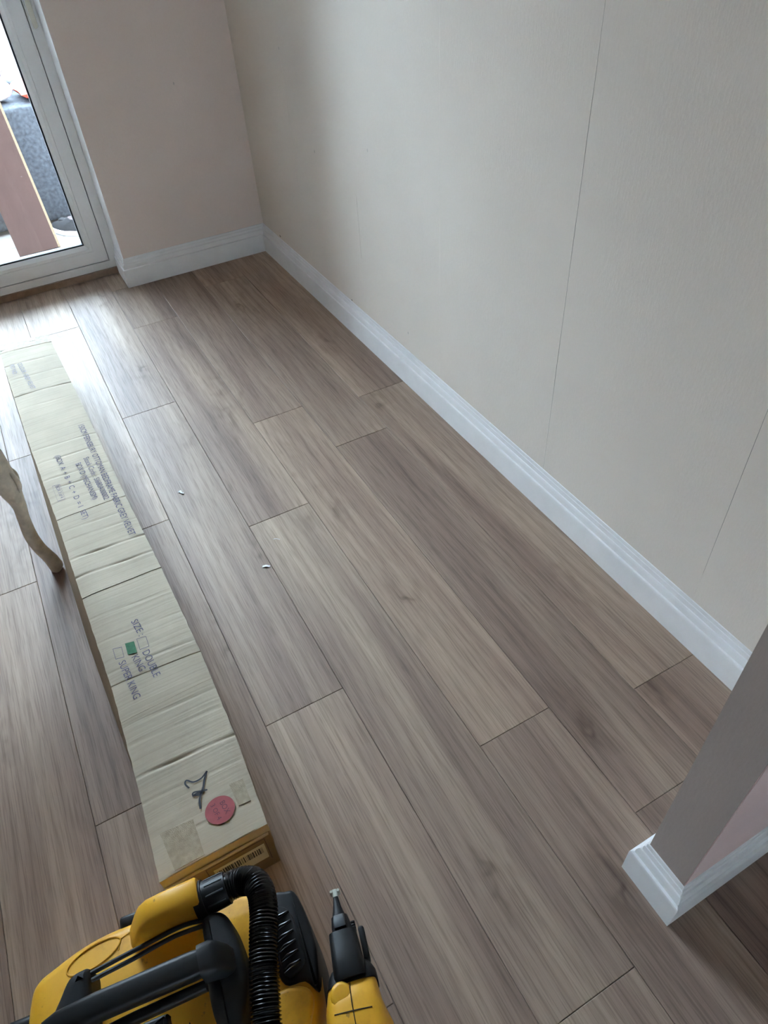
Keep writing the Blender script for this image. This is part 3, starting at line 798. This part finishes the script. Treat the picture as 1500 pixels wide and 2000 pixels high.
rb.build('cuff_grip', M['grey_plastic'], vc, 60)
hp_ = crom([(0.090, 0.124, 0.275), (0.112, 0.1225, 0.281), (0.131, 0.112, 0.290), (0.139, 0.092, 0.298), (0.138, 0.065, 0.303), (0.130, 0.030, 0.305), (0.121, -0.010, 0.305), (0.111, -0.060, 0.302), (0.104, -0.105, 0.292), (0.098, -0.150, 0.262), (0.094, -0.185, 0.205), (0.092, -0.196, 0.13), (0.092, -0.186, 0.06)], 40)
acc = 0.0; path = []; rad = []
for i, p in enumerate(hp_):
    if i: acc += (p - hp_[i-1]).length
    path.append(p); rad.append(acc)
# resample evenly for the corrugation
tot = rad[-1]; n = int(tot/0.0009); pp = []; rr = []; j = 0
for k in range(n+1):
    s = tot*k/n
    while j < len(rad)-2 and rad[j+1] < s: j += 1
    t = (s - rad[j])/max(1e-9, rad[j+1]-rad[j]); pp.append(path[j].lerp(path[j+1], t)); rr.append(0.0190 + 0.0016*math.cos(s/0.0046*2*math.pi))
MB().tube(pp, rr, 20).build('hose', M['hose'], vc, 80)
# handle brackets and bar
B1 = [(0.047, 0.086), (0.053, 0.096), (0.066, 0.098), (0.079, 0.092), (0.089, 0.071), (0.096, 0.022), (0.0915, -0.014), (0.080, -0.042), (0.060, -0.056), (0.045, -0.036), (0.0415, 0.014), (0.046, 0.049)]
B1 = [tuple(p)[:2] for p in crom([(x, y, 0) for x, y in B1], 4, True)]
pillow_prism(MB(), B1, 0.215, 0.284, 0.012, 4).build('handle_bracket', M['black_soft'], vc, 45)
B2 = [(-0.112, 0.092), (-0.122, 0.097), (-0.140, 0.092), (-0.153, 0.072), (-0.168, 0.046), (-0.186, 0.000), (-0.184, -0.045), (-0.150, -0.056), (-0.120, -0.040), (-0.113, 0.0), (-0.112, 0.055)]
B2 = [tuple(p)[:2] for p in crom([(x, y, 0) for x, y in B2], 4, True)]
pillow_prism(MB(), B2, 0.212, 0.276, 0.014, 4).build('handle_bracket', M['black_soft'], vc, 45)
def oval(u, v0, v1, z0, z1, e=0.55, n=20):
    out = []
    for k in range(n):
        a = 2*math.pi*k/n; c, s = math.cos(a), math.sin(a)
        out.append((u, (v0+v1)/2 + (v1-v0)/2*math.copysign(abs(c)**e, c), (z0+z1)/2 + (z1-z0)/2*math.copysign(abs(s)**e, s)))
    return out
bar = MB().loft([oval(-0.176, 0.010, 0.034, 0.262, 0.300), oval(-0.160, 0.010, 0.040, 0.280, 0.318), oval(-0.140, 0.011, 0.043, 0.296, 0.326), oval(-0.09, 0.012, 0.045, 0.299, 0.330), oval(0.035, 0.012, 0.046, 0.299, 0.330), oval(0.046, 0.013, 0.045, 0.300, 0.328)])
bar.build('handle_bar', M['black'], vc, 45)
MB().loft([oval(0.0445, 0.008, 0.050, 0.282, 0.333), oval(0.060, 0.007, 0.051, 0.278, 0.334), oval(0.070, 0.008, 0.049, 0.270, 0.326), oval(0.080, 0.011, 0.045, 0.262, 0.306), oval(0.085, 0.016, 0.040, 0.262, 0.290)]).build('handle_pivot', M['black_soft'], vc, 45)
MB().loft([oval(-0.150, -0.004, 0.010, 0.268, 0.290), oval(-0.05, -0.002, 0.012, 0.282, 0.302), oval(0.044, 0.0, 0.013, 0.284, 0.302)]).build('handle_rail', M['black'], vc, 45)
rk = [(-0.100, 0.006), (-0.030, 0.010), (-0.022, 0.004), (-0.024, -0.012), (-0.034, -0.018), (-0.096, -0.024), (-0.106, -0.016)]
pillow_prism(MB(), [tuple(p)[:2] for p in crom([(x, y, 0) for x, y in rk], 4, True)], 0.222, 0.246, 0.005).build('latch', M['black'], vc, 45)
# power cable wound under the handle
def cable(pts, name='power_cable'): MB().tube(crom(pts, 8), 0.0033, 10).build(name, M['black'], vc, 60)
cable([(0.052, 0.095, 0.270), (0.030, 0.099, 0.269), (0.009, 0.1005, 0.266), (-0.020, 0.0995, 0.262), (-0.051, 0.098, 0.258), (-0.090, 0.094, 0.258), (-0.122, 0.088, 0.264)])
cable([(0.052, 0.088, 0.270), (0.010, 0.093, 0.262), (-0.023, 0.0925, 0.256), (-0.060, 0.0885, 0.254), (-0.095, 0.084, 0.258), (-0.122, 0.079, 0.264)])
# black side vent with louvres
V1 = [(0.146, 0.106), (0.166, 0.104), (0.1785, 0.098), (0.1865, 0.064), (0.189, 0.020), (0.184, -0.012), (0.176, -0.036), (0.162, -0.020), (0.135, -0.014), (0.128, 0.02), (0.134, 0.07)]
V1 = [tuple(p)[:2] for p in crom([(x, y, 0) for x, y in V1], 4, True)]
V1b = [(x*1.012, y) for x, y in V1]
vp = pillow_prism(MB(), V1b, 0.05, 0.232, 0.006).build('vent_panel', M['black'], vc, 45)
VI = [(0.140, 0.082), (0.160, 0.082), (0.170, 0.062), (0.172, 0.02), (0.168, -0.002), (0.140, -0.004)]
pillow_prism(MB(), [tuple(p)[:2] for p in crom([(x, y, 0) for x, y in VI], 4, True)], 0.230, 0.2365, 0.003).build('louvre_plate', M['black_soft'], vc, 45)
for k in range(6):
    v_ = 0.070 - 0.0135*k
    MB().tube([(0.140, v_ - 0.003, 0.236), (0.150, v_, 0.239), (0.166, v_ + 0.003, 0.236)], [0.0022, 0.0034, 0.0022], 8).build('louvre', M['hose'], vc, 60)
# rear yellow hump, clips, wheel housings
H1 = [(0.128, -0.020), (0.160, -0.026), (0.170, -0.044), (0.155, -0.075), (0.135, -0.112), (0.09, -0.132), (0.04, -0.136), (0.05, -0.07), (0.104, -0.040)]
pillow_prism(MB(), [tuple(p)[:2] for p in crom([(x, y, 0) for x, y in H1], 4, True)], 0.215, 0.240, 0.008).build('rear_hump', M['yellow'], vc, 45)
rbox('side_clip', -0.262, -0.214, 0.045, 0.100, 0.085, 0.185, M['black'], vc, 0.010, 3)
rbox('side_clip', -0.082, -0.052, 0.148, 0.168, 0.150, 0.2165, M['black'], vc, 0.005, 2)
rim = [(-0.118 + 0.040*math.cos(a)*math.cos(-0.28) - 0.017*math.sin(a)*math.sin(-0.28)*-1, 0.124 + 0.040*math.cos(a)*0.22 + 0.014*math.sin(a), DECK - 0.0002) for a in [2*math.pi*k/32 for k in range(33)]]
MB().tube(rim, 0.0016, 8).build('moulded_rim', M['yellow'], vc, 60)
mk = MB()
for a, b_ in (((-0.083, 0.118), (-0.079, 0.133)), ((-0.079, 0.133), (-0.064, 0.137))):
    mk.tube([(*a, DECK), (*b_, DECK)], 0.0010, 6)
mk.build('moulded_mark', M['yellow'], vc)
text('DAZ', (-0.006, -0.052), (0.016, -0.016), 0.017, M['marker'], 'marker_name', z=DECK + 0.0008, parent=vc, org=Vector((0, 0, 0)))
rbox('rear_latch', 0.005, 0.052, -0.060, -0.048, 0.22, 0.236, M['black'], vc, 0.003, 2)

# ------------------------------------------------------------------ cordless nailer standing on its battery
nl = empty('nail_gun', (-0.972, -2.901, 0), math.radians(-14)); tag(nl, 'yellow and black cordless nail gun standing beside the vacuum cleaner', 'nail gun')
def rsec(t, r0, r1, z0, z1, e=0.5, n=24):
    return [(p[1], t, p[2]) for p in oval(0, r0, r1, z0, z1, e, n)]
MB().loft([rsec(-0.004, -0.0355, 0.0325, 0.185, 0.272), rsec(-0.012, -0.038, 0.033, 0.178, 0.279), rsec(-0.030, -0.043, 0.0345, 0.172, 0.284), rsec(-0.060, -0.0475, 0.043, 0.168, 0.288), rsec(-0.110, -0.048, 0.044, 0.166, 0.288), rsec(-0.150, -0.044, 0.041, 0.170, 0.282), rsec(-0.166, -0.034, 0.032, 0.180, 0.268)]).build('motor_body', M['yellow'], nl, 45)
MB().tube([(-0.003, -0.006, 0.2735), (-0.004, -0.012, 0.2800), (-0.005, -0.030, 0.2850), (-0.005, -0.060, 0.2880), (-0.005, -0.110, 0.2880)], 0.0006, 6).build('shell_seam', M['black_soft'], nl)
MB().tube([(-0.030, -0.038, 0.2835), (-0.005, -0.040, 0.2860), (0.020, -0.042, 0.2845)], 0.0007, 6).build('shell_seam', M['black_soft'], nl)
dm = MB(); dm.loft([[( -0.017 + r*math.cos(2*math.pi*k/24), -0.018 + r*1.1*math.sin(2*math.pi*k/24), z) for k in range(24)] for r, z in ((0.0150, 0.262), (0.0148, 0.2775), (0.0130, 0.2805), (0.009, 0.2815))])
dm.build('round_boss', M['yellow'], nl, 50)
MB().loft([rsec(-0.005, -0.0375, 0.0345, 0.180, 0.274, .45), rsec(0.006, -0.034, 0.0345, 0.184, 0.272, .45), rsec(0.016, -0.028, 0.030, 0.190, 0.264, .45), rsec(0.022, -0.022, 0.026, 0.196, 0.254, .45)]).build('collar', M['black'], nl, 45)
MB().loft([rsec(-0.001, -0.0225, 0.0215, 0.205, 0.2815, .4), rsec(0.004, -0.024, 0.022, 0.203, 0.2825, .4), rsec(0.034, -0.0225, 0.0205, 0.203, 0.2745, .4), rsec(0.062, -0.021, 0.0185, 0.205, 0.2660, .4)]).build('nose_housing', M['black'], nl, 45)
rbox('side_lever', 0.0215, 0.0300, 0.022, 0.064, 0.215, 0.252, M['black_soft'], nl, 0.003, 2)
MB().loft([rsec(0.058, -0.0165, 0.0165, 0.212, 0.258, .5), rsec(0.074, -0.0155, 0.013, 0.212, 0.252, .5), rsec(0.088, -0.0140, 0.010, 0.212, 0.244, .5)]).build('nose_block', M['steel'], nl, 45)
MB().loft([rsec(0.068, -0.011, 0.0065, 0.25, 0.2600, .45), rsec(0.078, -0.0115, 0.0065, 0.246, 0.2600, .45), rsec(0.0865, -0.0105, 0.0060, 0.242, 0.2520, .45)]).build('pivot_cap', M['grey_plastic'], nl, 45)
for k in range(3):
    rbox('depth_wheel', 0.0125, 0.0190, 0.064 + 0.0042*k, 0.0672 + 0.0042*k, 0.226, 0.248 - 0.002*k, M['black'], nl, 0.001, 1)
MB().loft([rsec(0.086, -0.0135, 0.0085, 0.212, 0.242, .6), rsec(0.104, -0.009, 0.0035, 0.213, 0.232, .6), rsec(0.122, -0.0055, 0.0012, 0.214, 0.226, .6)]).build('nose_tip', M['steel'], nl, 45)
tp = MB().loft([rsec(0.1195, -0.0068, 0.0022, 0.212, 0.2272, .6), rsec(0.128, -0.0068, 0.0028, 0.212, 0.2272, .6), rsec(0.1305, -0.0062, 0.0020, 0.213, 0.226, .6)])
for r in (-0.0072, 0.0034): tp.tube([(r, 0.127, 0.212), (r, 0.1275, 0.2275)], 0.0022, 8)
tp.build('rubber_tip', M['rubber_clear'], nl, 45)
MB().loft([[(x, y, z) for x, y in ((-0.009, 0.014 + sl_), (0.009, 0.014 + sl_), (0.009, 0.052 + sl_), (-0.009, 0.052 + sl_))] for z, sl_ in ((0.205, 0.0), (0.035, -0.018))]).build('magazine', M['black'], nl)
MB().loft([[(0.018*math.cos(a), -0.105 + 0.024*math.sin(a) + dy, z) for a in [2*math.pi*k/20 for k in range(20)]] for z, dy in ((0.20, 0.0), (0.15, -0.004), (0.10, 0.0), (0.058, 0.004))]).build('grip', M['black_soft'], nl, 50)
rbox('battery', -0.038, 0.036, -0.160, -0.040, 0.001, 0.058, M['black'], nl, 0.006, 2)
MB().box(-0.008, 0.008, -0.045, 0.020, 0.030, 0.052).build('magazine_bridge', M['black'], nl)

# ------------------------------------------------------------------ scraps on the floor
def scrap(pts, wd, h, label):
    P = crom([(x, y, z) for x, y, z in pts], 5); v = []; f = []
    for i, p in enumerate(P):
        t = (P[min(i+1, len(P)-1)] - P[max(i-1, 0)]).normalized(); n_ = Vector((-t.y, t.x, 0)).normalized()*wd/2
        for q, dz in ((n_, 0.0), (-n_, 0.0), (-n_, h), (n_, h)): v.append(p + q + Vector((0, 0, dz)))
    o = MB().loft([v[4*i:4*i+4] for i in range(len(P))]).build('paper_scrap', M['scrap'], None, 40)
    return tag(o, label, 'scrap', 'paper scraps on the floor')
scrap([(-0.7540, -1.8838, 0.0004), (-0.7450, -1.8880, 0.0030), (-0.7365, -1.8935, 0.0006)], 0.0060, 0.0009, 'largest white paper scrap lying in the middle of the floor')
scrap([(-0.8635, -1.4700, 0.0004), (-0.8570, -1.4690, 0.0035), (-0.8560, -1.4790, 0.0030), (-0.8500, -1.4800, 0.0004)], 0.0055, 0.0008, 'small bent white scrap on the floor nearer the cardboard parcel')
scrap([(-0.6900, -1.8040, 0.0003), (-0.6830, -1.8060, 0.0008), (-0.6750, -1.8150, 0.0003)], 0.0012, 0.0007, 'thin curved white thread on the floor by the biggest scrap')
